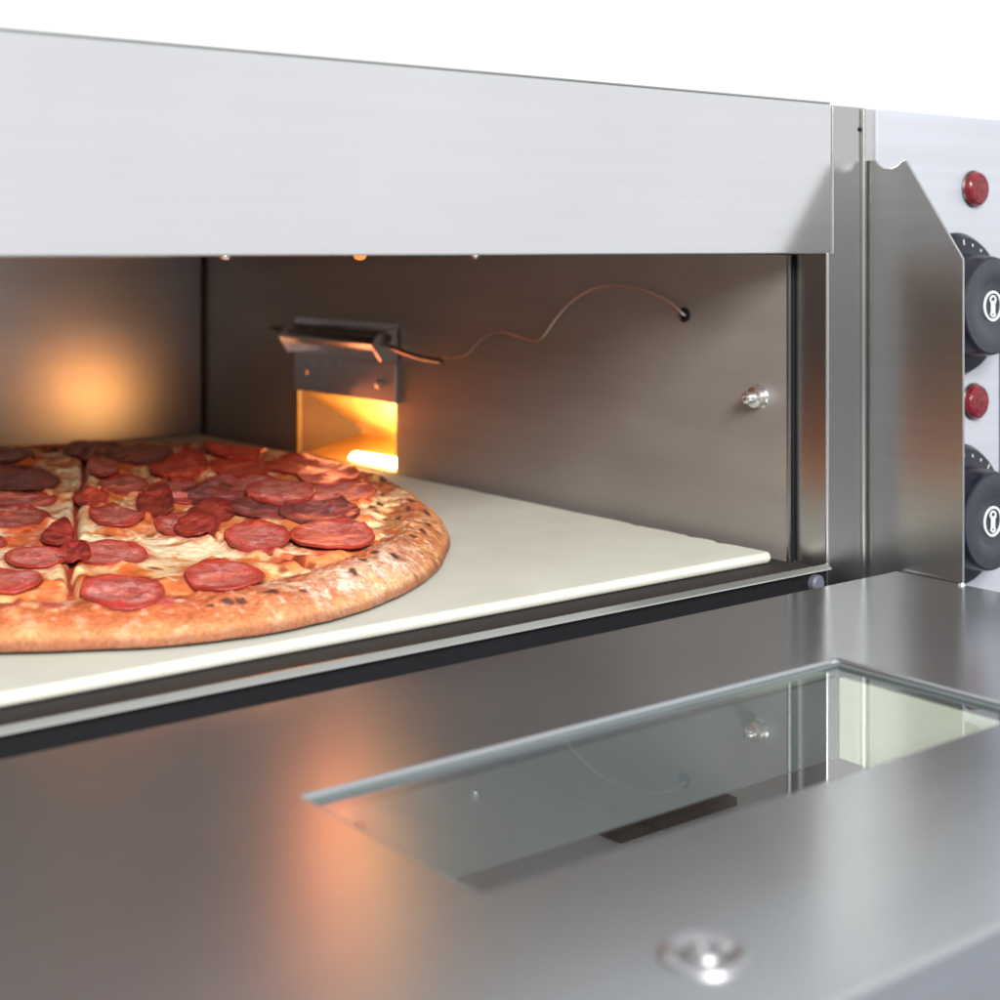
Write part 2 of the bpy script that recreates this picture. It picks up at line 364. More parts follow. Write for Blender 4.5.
# post between the opening and the control panel
obj('front_post', box(XJ, .5688, -.0008, .0182, -.2, .0643, .0011, 3), M['steel_post'], oven)
obj('post_bead', tube([(.5656, -.0014, -.2), (.5656, -.0014, .0638)], .0011, 12), M['edge'], oven, True)
obj('fascia_bead', tube([(.5442, -.0011, -.0030), (.5442, -.0011, .0638)], .0009, 12), M['edge'], oven, True)
obj('post_groove', box(.5695, .5762, .0006, .0020, -.2, .0640), M['bracket'], oven)
obj('post_slot', lathe([(0, .0003), (.0010, .0003), (.0011, 0)], (.5636, -.0008, .0540), '-y', 16), M['dark'], oven)
# lip below the opening
obj('cavity_front_flange', box(XW+.0022, XJ+.0016, .0184, .0194, SH, -.004), M['dark'], oven)
lip = obj('opening_lip', prism([(0, -.1427), (-.0006, -.1428), (-.0026, -.1444), (-.0028, -.1450), (0, -.1450)], 'x', -.2, XJ+.0006), M['edge'], oven)
obj('lower_front_panel', box(-.26, .86, .0010, .0026, ZT+.012, -.1460), M['dark'], oven)  # near-black colour stands in for the dark gap it mirrors
obj('base_front_panel', box(-.26, .5650, -.0032, -.0006, ZT+.010, -.1640, .0005), M['steel'], oven)
obj('hinge_bolt', lathe([(0, .0035), (.003, .0035), (.0038, .0026), (.0040, 0)], (.5337, .0008, -.1505), '-y', 32), M['plug'], oven, True)
obj('base_tray', box(-.26, .5650, -.18, -.0036, ZT, ZT+.0012, .0004), M['enamel'], oven)  # white sheet added to brighten what shows below the door window
obj('rubber_foot', box(.3885, .4525, -.029, -.008, ZT+.0013, ZT+.005, .001), M['rubber'], oven)  # flat black pad standing in for the dark gap under the oven
for x in (-.2, .80):
    for y in (.08, .54):
        obj('rubber_foot', box(x-.02, x+.02, y-.02, y+.02, ZT, ZT+.012, .001), M['rubber'], oven)
# side plate standing out from the front
pl = [(0., .0400), (-.0065, .0398), (-.0085, .0375), (-.0105, .0362), (-.0150, .0357), (-.0185, .0368), (-.0212, .0389), (-.0229, .0393), (-.0242, .0380),
      (-.0520, -.0030), (-.0532, -.0048), (-.0534, -.0068), (-.0534, -.188), (-.050, -.192), (0, -.192)]
obj('side_plate', prism(pl, 'x', .5680, .5693, .0004, 2), M['steel_plate'], oven)
# control panel
cp = obj('control_panel', box(.5764, .86, -.0008, .0020, -.2, .0642, .0005), M['panel'], oven)
obj('printed_stripe', box(.6737, .6762, -.00105, -.0009, -.1420, -.0480), M['navy'], cp)
def knob(cx, cz):
    c = (cx, -.0009, cz)
    sk = obj('control_knob', lathe([(.0, .0004), (.0350, .0004), (.0352, .0012), (.0330, .0046), (.0262, .0056), (.0250, .0060), (.0243, .0090), (.0240, .0190), (.0234, .0212), (.0225, .0218)], c, '-y', 96), M['black'], oven, True)
    f = obj('knob_face', lathe([(.0226, .0217), (.0190, .0220), (.0136, .0220), (.0126, .0214), (.0110, .0209), (0, .0206)], c, '-y', 96), M['face'], sk, True)
    y = -.0009-.0210
    # emblem: a ring with a small dial figure standing in it
    b = lathe([(.0062, .0), (.0062, .0006), (.0072, .0006), (.0072, 0)], (cx, y, cz), '-y', 48)
    def stroke(pts, w=.00045, closed=False):
        nonlocal b
        q = pts+([pts[0]] if closed else [])
        b = tube([(cx+p[0], y-.0004, cz+p[1]) for p in q], w, 6, b)
    head = [(.0021*math.sin(a), .0030+.0017*math.cos(a)) for a in [math.radians(d) for d in range(-140, 141, 20)]]
    stroke(head)
    stroke([head[-1], (.0010, .0008), (.0010, -.0028), (.0016, -.0042), (.0006, -.0050), (-.0006, -.0050), (-.0016, -.0042), (-.0010, -.0028), (-.0010, .0008), head[0]])
    stroke([(0, .0026), (0, -.0034)], .0003)
    obj('knob_emblem', b, M['white'], sk)
    t = bmesh.new()
    for k in range(-9, 10):                                      # dial ticks on the skirt
        a = math.radians(k*14)
        r0, r1 = .0292, (.0318 if k % 3 == 0 else .0306)
        tube([(cx+r0*math.sin(a), -.0009-.0054, cz+r0*math.cos(a)), (cx+r1*math.sin(a), -.0009-.0050, cz+r1*math.cos(a))], .00022, 5, t)
    obj('dial_ticks', t, M['white'], sk)
    return sk
knob(.6364, -.0282); knob(.6364, -.1312)
for cz in (.0287, -.0764):
    l = obj('indicator_light', lathe([(.0, .0), (.0092, .0), (.0092, .0008), (.0089, .0012), (.0086, .0012)], (.6512, -.0009, cz), '-y', 48), M['probe'], oven, True)
    obj('lens', lathe([(.0086, .0008), (.0086, .0020), (.0081, .0036), (.0068, .0046), (.0064, .0043), (0, .0048)], (.6512, -.0009, cz), '-y', 48), M['red'], l, True)

# the dropped door
DT = -.1460; DY0, DY1 = -.2585, -.0195; W = (.2100, .4286, -.1768, -.0985)
door = obj('oven_door', ringplate('z', (-.20, .5662, DY0, DY1), W, DT-.035, DT, .0011, 3), M['steel_door'], oven)
obj('door_glass', box(W[0]+.0003, W[1]-.0003, W[2]+.0003, W[3]-.0003, DT-.0060, DT-.0022), M['glass_door'], door)
obj('window_gasket', ringplate('z', (W[0]+.0001, W[1]-.0001, W[2]+.0001, W[3]-.0001), (W[0]+.0016, W[1]-.0016, W[2]+.0016, W[3]-.0016), DT-.0021, DT-.0014), plain('gasket', (.10, .12, .12), .4), door)
obj('frame_liner', box(W[1]-.0012, W[1]-.0002, W[2]+.002, W[3]-.002, DT-.0345, DT-.0062), M['liner'], door)  # cream panel added for the bright reflection at the window's right
obj('frame_liner', box(W[0]+.002, W[1]-.0014, W[3]-.0012, W[3]-.0002, DT-.0345, DT-.0062), M['liner_grey'], door)  # grey panel added for the reflection along the window's back edge
def doorscrew(x, y):
    s = obj('cup_washer', lathe([(.0098, .0), (.0094, .0010), (.0080, .0019), (.0066, .0017), (.0052, .0006), (.0046, -.0004)], (x, y, DT), 'z', 64), M['washer'], door, True)
    obj('screw_head', lathe([(.0046, .0001), (.0040, .0016), (.0026, .0020), (.0022, .0018), (.0020, .0008), (0, .0008)], (x, y, DT), 'z', 48), M['washer'], s, True)
doorscrew(.2272, -.2295); doorscrew(-.08, -.2295)
obj('door_pivot', lathe([(0, .0012), (.0012, .0010), (.0016, 0)], (.5640, -.0555, DT), 'z', 24), M['chrome'], door, True)

# wall fittings inside
b = lathe([(0, .0095), (.0012, .0100), (.0026, .0092), (.0030, .0076), (.0030, .0050), (.0048, .0042), (.0050, .0006), (.0056, .0)], (XW, .0365, -.0702), '-x', 32)
obj('wall_bolt', b, M['chrome'], oven, True)
obj('sensor_grommet', lathe([(.0034, .0), (.0036, .0010), (.0026, .0014), (.0018, .0004), (0, .0003)], (XW-.0001, .0850, -.0335), '-x', 32), M['black'], oven, True)
wire = [(.5371, .0850, -.0335)]+WIRE
obj('capillary_wire', tube(wire, .00075, 8, sm=2), M['copper'], oven, True)
rod = obj('temperature_probe', tube([(.5243, .4694, -.0556), (.5243, .440, -.0570), (.5243, .335, -.0590), (.5243, .300, -.0655), (.5243, .2713, -.0668)], .0015, 12, sm=2), M['probe'], oven, True)
obj('probe_bulb', tube([(.5262, .440, -.0545), (.5262, .330, -.0562)], .0030, 16), M['probe'], rod, True)
# bracket that holds the probe over the lamp
br = bmesh.new()
join(br, prism([(.5368, -.0640), (.5290, -.0640), (.5200, -.0600), (.5200, -.0607), (.5290, -.0648), (.5368, -.0648)], 'y', .3365, .4560, 0))
for y in (.3340, .4470):
    join(br, prism([(.5369, -.0505), (.5215, -.0540), (.5170, -.0610), (.5235, -.0705), (.5369, -.0705)], 'y', y, y+.0012, 0))
join(br, box(.5358, .5369, .3340, .4580, -.0727, -.0480))
obj('probe_bracket', br, M['bracket'], oven)

# cavity lamp in the right wall
lamp = obj('cavity_lamp', box(XW-.0022, XW-.0001, .3352, .4576, -.0976, -.0728, .0004), M['bracket'], oven)
for y, z in ((.4418, -.0843), (.3530, -.0862)):
    obj('screw', lathe([(0, .0022), (.0012, .0022), (.0024, .0016), (.0028, 0)], (XW-.0022, y, z), '-x', 24), M['screw'], lamp, True)
b = bmesh.new()
o_ = [(.4536, -.1405), (.4536, -.0975), (.3375, -.0975), (.3375, -.1405)]
V = [b.verts.new((XW+.0012, y, z)) for y, z in o_]
A1 = b.verts.new((.5750, .4346, -.1250)); A2 = b.verts.new((.5750, .3300, -.1250))
A3 = b.verts.new((.5750, .4346, -.1285)); A4 = b.verts.new((.5750, .3300, -.1285))
b.faces.new((V[1], V[2], A2, A1)); b.faces.new((V[0], V[3], A4, A3)); b.faces.new((A1, A2, A4, A3))
b.faces.new((V[2], V[3], A4)); b.faces.new((V[2], A4, A2))
obj('lamp_reflector', b, M['reflector'], lamp)
b = bmesh.new()
V = [b.verts.new(p) for p in ((XW+.0012, .4534, -.1405), (XW+.0012, .4534, -.0975), (.5749, .4345, -.1250), (.5749, .4345, -.1285))]
b.faces.new(V)
obj('reflector_end_plate', b, M['lamp_end'], lamp)
obj('lamp_bulb', tube([(.5480, .4000, -.1412), (.5480, .3400, -.1398)], .0060, 20), M['bulb'], lamp, True)
obj('lamp_glass', box(XW-.0012, XW-.0004, .3377, .4534, -.1403, -.0978), M['glass_lamp'], lamp)
obj('lamp_frame_edge', box(XW-.0016, XW-.0003, .4534, .4544, -.1405, -.0978), M['edge'], lamp)
# small beads added for the glints under the hood; the middle one glows
for k, (px, y, z) in enumerate(((.3453, .20, -.0040), (.4213, .20, -.0040), (.4943, .20, -.0040))):
    obj('heater_fixing' if k != 1 else 'heater_element_end', lathe([(.0, -.0034), (.0024, -.0029), (.0034, -.0010), (.0034, .0008)], (px, y, z+.0008), 'z', 24), M['glow'] if k == 1 else M['chrome'], oven, True)

# ================================================================== stone and table
b = bmesh.new(); n = 220; rs = random.Random(3)
front, back = .0205, .585
edge = []
e = 0
for k in range(n+1):
    y = front+(back-front)*k/n
    e = .86*e+rs.gauss(0, .00022)
    chip = .0022*math.exp(-((y-.052)/.004)**2)+.0016*math.exp(-((y-.071)/.003)**2)+.0012*math.exp(-((y-.11)/.003)**2)
    edge.append((.5300-abs(e)-chip - (.0025 if k == 0 else 0), y))
pts = [(-.19, front), ] + edge + [(-.19, back)]
b = prism(pts, 'z', SH+.0002, -.1394, .0022, 3)
stone = obj('baking_stone', b, M['stone'], None)
top(stone, 'cream fireclay baking stone slab lying on the oven floor under the pizza', 'baking stone')
tb = obj('worktable', box(-1.2, 1.7, -.75, .95, ZT-.03, ZT-.0002, .003), M['table'], None)
top(tb, 'pale grey tabletop the oven stands on, seen beyond the open door', 'table')
# ================================================================== the pizza
ZP = -.1390
CX, CY = .27, .265
OA = np.array([a for a, r in OUT]+[110., 140, 170, 200, 225, 240]); OR = np.array([r for a, r in OUT]+[.212, .216, .219, .218, .215, .214])
OA = np.where(OA < -112.5, OA+360, OA)
idx = np.argsort(OA); OA = OA[idx]; OR = OR[idx]
def outR(th):
    d = np.degrees(th); d = np.where(d < -112.3, d+360, d); d = np.where(d > 247.7, d-360, d)
    r = 0
    for k in (-8, -4, 0, 4, 8):
        r = r + np.interp(d+k, np.concatenate([OA-360, OA, OA+360]), np.concatenate([OR, OR, OR]))
    r = r/5
    return r*(1+.012*(fbm(np.cos(th)*2, np.sin(th)*2, 2.6, 3, 3)-.5))
PEPS = [(e[0], e[1], e[2]*k, e[3]*k, e[4]*k*.95, e[5]*k*.95, e[6]) for e, k in [(e, (1.1 if e[1] > .17 and e[0] > .34 else .94)) for e in PEPS[:36]]]
SAUCE += [(.3152, .0842, .0073, -.0057, .0059, .0101), (.2021, .0617, .0043, -.0034, .0038, .0096), (.1986, .0672, .0044, -.0034, .0024, .0063)]
CHAR = [(e[0], e[1], e[2], e[3], e[4]*(.45 if e[1] < .11 else .8), e[5]*(.45 if e[1] < .11 else .8)) for e in CHAR]
CHIPS = [(.2410, .0470, .0034, -.0026, .0030, .0042), (.2080, .0670, .0034, -.0026, .0024, .0036), (.1940, .0780, .0046, -.0036, .0018, .0030)]
PE = np.array(PEPS)
def ell(x, y, E):
    det = E[2]*E[5]-E[4]*E[3]
    dx = x-E[0]; dy = y-E[1]
    a = (dx*E[5]-dy*E[4])/det; b = (-dx*E[3]+dy*E[2])/det
    return a, b
def pepd(x, y):
    """signed distance to the nearest slice edge (negative inside)"""
    best = np.full(x.shape, 9.)
    for E in PE:
        m = np.hypot(x-E[0], y-E[1]) < .07
        if not m.any(): continue
        a, b = ell(x[m], y[m], E); rr = np.hypot(a, b)
        ms = .5*(math.hypot(E[2], E[3])+math.hypot(E[4], E[5]))
        best[m] = np.minimum(best[m], (rr-1)*ms)
    return best
HUB = (.303, .272)
CUTS = [(.2129, .0668), (.3175, .040), (.462, .125), (.470, .330), (.395, .470), (.215, .470), (.08, .36), (.09, .17)]
def pull(L, lim=.90):
    r = []
    for e in L:
        d = math.hypot(e[0]-CX, e[1]-CY); R = float(outR(np.array([math.atan2(e[1]-CY, e[0]-CX)]))[0])
        k = min(1, lim*R/d)
        r.append((CX+(e[0]-CX)*k, CY+(e[1]-CY)*k)+tuple(e[2:]))
    return r
CHAR = [(e[0], e[1], e[2]*.8, e[3]*.8, e[4]*.8, e[5]*.8) for e in pull(CHAR, .95)]; CHIPS = pull(CHIPS, .92); SAUCE = pull(SAUCE, .885)
def cutd(x, y):
    best = np.full(x.shape, 9.)
    for k, (ex, ey) in enumerate(CUTS):
        dx, dy = ex-HUB[0], ey-HUB[1]; L = math.hypot(dx, dy); dx /= L; dy /= L
        u = (x-HUB[0])*dx+(y-HUB[1])*dy; v = (x-HUB[0])*dy-(y-HUB[1])*dx
        v = v+.0030*(fbm(u, u*0+k, 30, 40+k, 3)-.5)
        d = np.abs(v)+np.where(u < 0, 9, 0)+np.where(u > L*.97, (u-L*.97)*2, 0)
        best = np.minimum(best, d)
    return best
def topz(x, y):
    return .0112+.0060*np.clip((y-.13)/.3, 0, 1)
def field(x, y, detail=True):
    """crust surface height above the stone"""
    th = np.arctan2(y-CY, x-CX); r = np.hypot(x-CX, y-CY); R = outR(th); q = r/R
    base = topz(x, y)-.0012
    cr = .0032*(.75+.7*fbm(np.cos(th)*3, np.sin(th)*3, 2.1, 11, 3))            # crown swell
    crown = cr*np.exp(-((q-.925)/.052)**2)
    h = base+crown
    h = h+.0026*(fbm(x, y, 42, 5, 3)-.5)*ss(.80, .9, q)+.0018*(fbm(x, y, 120, 6, 3)-.5)*ss(.78, .9, q)
    h = h+.0016*(fbm(x, y, 240, 8, 4, .6)-.5)*ss(.80, .9, q)*(1-.6*ss(.96, 1, q))
    bub = np.clip(.42-worley(x, y, 46, 9), 0, 1)*ss(.84, .9, q)
    b2 = np.clip(.36-worley(x, y, 110, 10), 0, 1)*ss(.84, .9, q); h = h+.0045*b2*b2
    h = h+.0085*bub*bub
    edge = np.sqrt(np.clip(1-np.clip((q-.915)/.085, 0, 1)**2, 0, 1))
    h = h*(.13+.87*edge)
    return h, q, th
def topping(x, y):
    h, q, th = field(x, y)
    d = pepd(x, y); c = cutd(x, y)
    lim = .865+.05*(fbm(np.cos(th)*4, np.sin(th)*4, 3.3, 21, 4)-.5)*2+.03*(fbm(x, y, 60, 22, 3)-.5)
    t = .0024*ss(0, .05, lim-q)-.0016*ss(0, .03, q-lim)
    lump = .0040*(fbm(x, y, 38, 23, 3)-.5)+.0014*(fbm(x, y, 110, 24, 2)-.5)+.0004*(fbm(x, y, 330, 27, 2)-.5)
    t = t+lump*ss(-.02, .06, lim-q)
    t = t+.0010*np.exp(-(np.clip(d, 0, 1)/.0035)**2)*ss(-.001, .001, d)
    bl = np.clip(.36-worley(x, y, 40, 29), 0, 1)
    t = t+.016*bl*bl*ss(0, .05, lim-q)
    g = np.exp(-(c/.0014)**2)
    t = t-.0052*g+.0011*np.exp(-((c-.0042)/.0022)**2)
    return h+t, q, th, d, c, lim
def polar(nr, nt, qmax, rmap=None):
    qs = np.linspace(0, 1, nr)**.8*qmax if rmap is None else rmap
    th = np.linspace(-PI, PI, nt, endpoint=False)
    Q, T = np.meshgrid(qs, th, indexing='ij')
    R = outR(T.ravel()).reshape(T.shape)
    X = CX+Q*R*np.cos(T); Y = CY+Q*R*np.sin(T)
    return X, Y
def gridmesh(name, X, Y, Z, col, m, parent, closed_bottom=None):
    nr, nt = X.shape
    V = np.stack([X.ravel(), Y.ravel(), Z.ravel()], 1)
    i = np.arange(nr-1)[:, None]*nt; j = np.arange(nt)[None, :]; j2 = (j+1) % nt
    F = np.stack([i+j, i+nt+j, i+nt+j2, i+j2], -1).reshape(-1, 4)
    me = bpy.data.meshes.new(name)
    me.vertices.add(len(V)); me.loops.add(F.size); me.polygons.add(len(F))
    org = np.array([CX, CY, ZP])
    me.vertices.foreach_set('co', (V-org).ravel().astype(np.float32))
    me.loops.foreach_set('vertex_index', F.ravel().astype(np.int32))
    me.polygons.foreach_set('loop_start', np.arange(0, F.size, 4, dtype=np.int32))
    me.polygons.foreach_set('use_smooth', np.ones(len(F), dtype=bool))
    me.update(calc_edges=True); me.validate()
    ca = me.color_attributes.new('Col', 'FLOAT_COLOR', 'POINT')
    ca.data.foreach_set('color', np.concatenate([np.clip(col, 0, 1), np.ones((len(col), 1))], 1).ravel().astype(np.float32))
    me.materials.append(m)
    o = bpy.data.objects.new(name, me); C.objects.link(o); o.parent = parent
    return o
pizza = empty('pizza', (CX, CY, ZP), 'whole round pepperoni pizza with a puffy baked crust, cut into slices', 'pizza')

def spots(x, y, L, soft=.35, s=50):
    m = np.zeros(x.shape)
    for k, E in enumerate(L):
        near = np.hypot(x-E[0], y-E[1]) < .07
        a, b = ell(x[near], y[near], E)
        rr = np.hypot(a, b)+.9*(fbm(x[near], y[near], 190, s+k % 5, 3)-.5)
        m[near] = np.maximum(m[near], 1-ss(1-soft, 1+soft, rr))
    return m
def crustcol(x, y, q, th):
    n = len(x); c = np.tile(np.array(lin((216, 134, 70))), (n, 1))
    deg = np.degrees(th)
    def ang(a, w): return np.exp(-((((deg-a+180) % 360)-180)/w)**2)
    f1 = fbm(x, y, 45, 61, 4); f2 = fbm(x, y, 110, 62, 4); f3 = fbm(x, y, 260, 63, 4)
    c = mixc(c, (236, 176, 96), np.clip(ang(-30, 32)+.35*ss(.5, .65, f1), 0, 1))          # golden right side
    c = mixc(c, (206, 112, 62), ss(.50, .66, f2)*.65*(1-ang(-74, 12)))                    # toasted patches
    c = mixc(c, (176, 84, 44), ss(.58, .70, f1)*.55*(1-ang(-74, 14)))
    c = mixc(c, (240, 214, 194), np.clip(ang(-76, 12)*ss(.34, .52, f2+.12)*1.2, 0, .97)) # floury patch
    c = mixc(c, (214, 150, 116), ang(-78, 14)*ss(.5, .6, f3)*.7)
    c = mixc(c, (222, 150, 96), ang(-84, 6)*ss(.45, .6, f2)*.5)
    c = mixc(c, (206, 106, 62), ang(-103, 16)*ss(.42, .6, f1+.06)*.6)
    c = mixc(c, (236, 190, 150), ss(.62, .72, f3)*.45)
    f5 = fbm(x, y, 600, 64, 3, .7)
    c = mixc(c, (238, 200, 160), ss(.56, .66, f5)*.25)
    c = mixc(c, (178, 92, 52), ss(.56, .68, 1-f5)*.35)
    wb = worley(x, y, 150, 65)
    c = mixc(c, (196, 96, 54), (1-ss(.1, .3, wb))*ss(.45, .6, f1)*.5)
    c = mixc(c, (198, 100, 54), ang(-108, 24)*np.clip(.35+ss(.42, .58, f2), 0, 1)*.75)
    c = mixc(c, (158, 74, 42), ss(.56, .66, f2*.5+f3*.5)*.5*(1-ang(-76, 10)))
    g1 = fbm(x, y, 70, 68, 5, .62); g2 = fbm(x, y, 200, 69, 4, .65)
    c = c*(.84+.30*(g2-.5))[:, None]
    c = mixc(c, (176, 80, 40), ss(.50, .58, g1)*.75*(1-ang(-74, 12)))
    c = mixc(c, (236, 184, 132), ss(.54, .64, 1-g1)*.5)
    c = mixc(c, (128, 58, 34), ss(.60, .68, g2)*.55*(1-ang(-74, 10)))
    c = mixc(c, (244, 222, 198), ss(.58, .67, 1-g2)*(.25+.5*ang(-70, 24)))
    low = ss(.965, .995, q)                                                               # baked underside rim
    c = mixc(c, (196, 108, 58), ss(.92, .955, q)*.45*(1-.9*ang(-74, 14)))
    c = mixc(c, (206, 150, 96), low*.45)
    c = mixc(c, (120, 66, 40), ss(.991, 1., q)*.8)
    w = worley(x, y, 75, 66)
    c = mixc(c, (120, 58, 34), (1-ss(.10, .17, w))*ss(.5, .62, fbm(x, y, 25, 67, 2))*.8*(1-ang(-90, 22)))
    sa = spots(x, y, SAUCE, .5, 55)
    sa = sa*(1-ss(.90, .945, q))
    c = mixc(c, (204, 84, 46), np.clip(sa*1.2, 0, 1)*.6)
    c = mixc(c, (226, 130, 66), sa*ss(.52, .60, f3)*.5)
    c = mixc(c, (120, 44, 32), sa*ss(.54, .64, f2)*.8)
    m = spots(x, y, CHIPS, .2)
    c = mixc(c, (176, 74, 62), m*.9)
    m = spots(x, y, CHAR, .75)
    c = mixc(c, (128, 58, 36), np.clip(m*1.5, 0, 1)*.75)
    c = mixc(c, (50, 30, 28), ss(.45, .85, m)*.8)
    return c
# crust
nr, nt = 340, 1500
rm = np.concatenate([np.linspace(.60, .94, 190, endpoint=False), np.linspace(.94, 1.0, 110)])
rm = np.concatenate([[0.001, .3], rm])
X, Y = polar(0, nt, 1, rm)
x, y = X.ravel(), Y.ravel()
h, q, th = field(x, y)
col = crustcol(x, y, q, th)
col = mixc(col, (170, 60, 36), 1-ss(.78, .85, q))
# tuck the rim under
nb = 7
Xb = []; Yb = []; Zb = []
R0 = X[-1], Y[-1]; zl = h.reshape(X.shape)[-1]
for k in range(1, nb+1):
    f = k/nb; sc = 1-.016*f*f-.002*f
    Xb.append(CX+(R0[0]-CX)*sc); Yb.append(CY+(R0[1]-CY)*sc); Zb.append(zl*(1-f)+0*f)
XX = np.concatenate([X, np.array(Xb)]); YY = np.concatenate([Y, np.array(Yb)]); ZZ = np.concatenate([h.reshape(X.shape), np.array(Zb)])
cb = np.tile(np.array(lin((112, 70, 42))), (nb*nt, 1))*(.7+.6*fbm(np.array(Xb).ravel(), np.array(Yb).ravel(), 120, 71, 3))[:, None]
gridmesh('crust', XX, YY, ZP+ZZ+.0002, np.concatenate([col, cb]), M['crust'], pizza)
# cheese
nr, nt = 560, 1500
X, Y = polar(nr, nt, .945)
x, y = X.ravel(), Y.ravel()
hz, q, th, d, cu, lim = topping(x, y)
wx = x+.010*(fbm(x, y, 30, 81, 3)-.5); wy = y+.010*(fbm(x, y, 30, 82, 3)-.5)
f1 = fbm(wx, wy, 34, 83, 4); f2 = fbm(wx, wy, 85, 84, 4, .6); f3 = fbm(wx, wy, 230, 85, 4, .6); f4 = fbm(x, y, 20, 86, 3)
c = np.tile(np.array(lin((255, 232, 192))), (len(x), 1))
c = mixc(c, (255, 240, 206), ss(.50, .62, f3)*.7)
c = mixc(c, (250, 184, 104), ss(.46, .62, f1)*.55)
c = mixc(c, (232, 150, 62), ss(.53, .66, f2)*.75)
c = mixc(c, (212, 112, 52), ss(.58, .68, f2*.6+f1*.4)*.75)
c = mixc(c, (196, 84, 44), ss(.60, .72, f3*.5+f2*.5)*.6)
c = mixc(c, (216, 122, 62), ss(.56, .66, f3)*.32)
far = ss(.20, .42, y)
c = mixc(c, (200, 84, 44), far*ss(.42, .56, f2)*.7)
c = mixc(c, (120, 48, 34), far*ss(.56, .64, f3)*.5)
halo = np.exp(-(np.clip(d-.001, 0, 1)/(.0020+.006*np.clip(f2-.42, 0, 1)*4))**2)
c = mixc(c, (206, 92, 46), halo*.7)
sa = spots(x, y, SAUCE, .35, 55)
c = mixc(c, (208, 74, 40), np.clip(sa*1.25, 0, 1)*.85)
c = mixc(c, (232, 120, 50), sa*ss(.52, .62, f3)*.5)
c = mixc(c, (132, 44, 32), sa*ss(.55, .66, f2)*.8)
c = mixc(c, (206, 96, 48), ss(.05, .0, lim-q)*ss(.40, .55, f2)*.6) if False else c
rim = 1-ss(.0, .07, lim-q)
c = mixc(c, (234, 172, 104), rim*.5)
c = mixc(c, (205, 98, 52), rim*ss(.48, .6, f2)*.7)
w = worley(wx, wy, 60, 88)
c = mixc(c, (150, 66, 40), (1-ss(.10, .2, w))*ss(.50, .58, f4)*.75)
c = mixc(c, (92, 40, 30), (1-ss(.05, .12, w))*ss(.54, .62, f4)*.6)
m = spots(x, y, CHAR, .4)
c = mixc(c, (112, 46, 30), m*.8); c = mixc(c, (46, 26, 24), ss(.5, .9, m)*.8)
c = mixc(c, (140, 44, 30), np.exp(-(cu/.0011)**2)*.85)
gridmesh('cheese', X, Y, (ZP+hz).reshape(X.shape), c, M['cheese'], pizza)
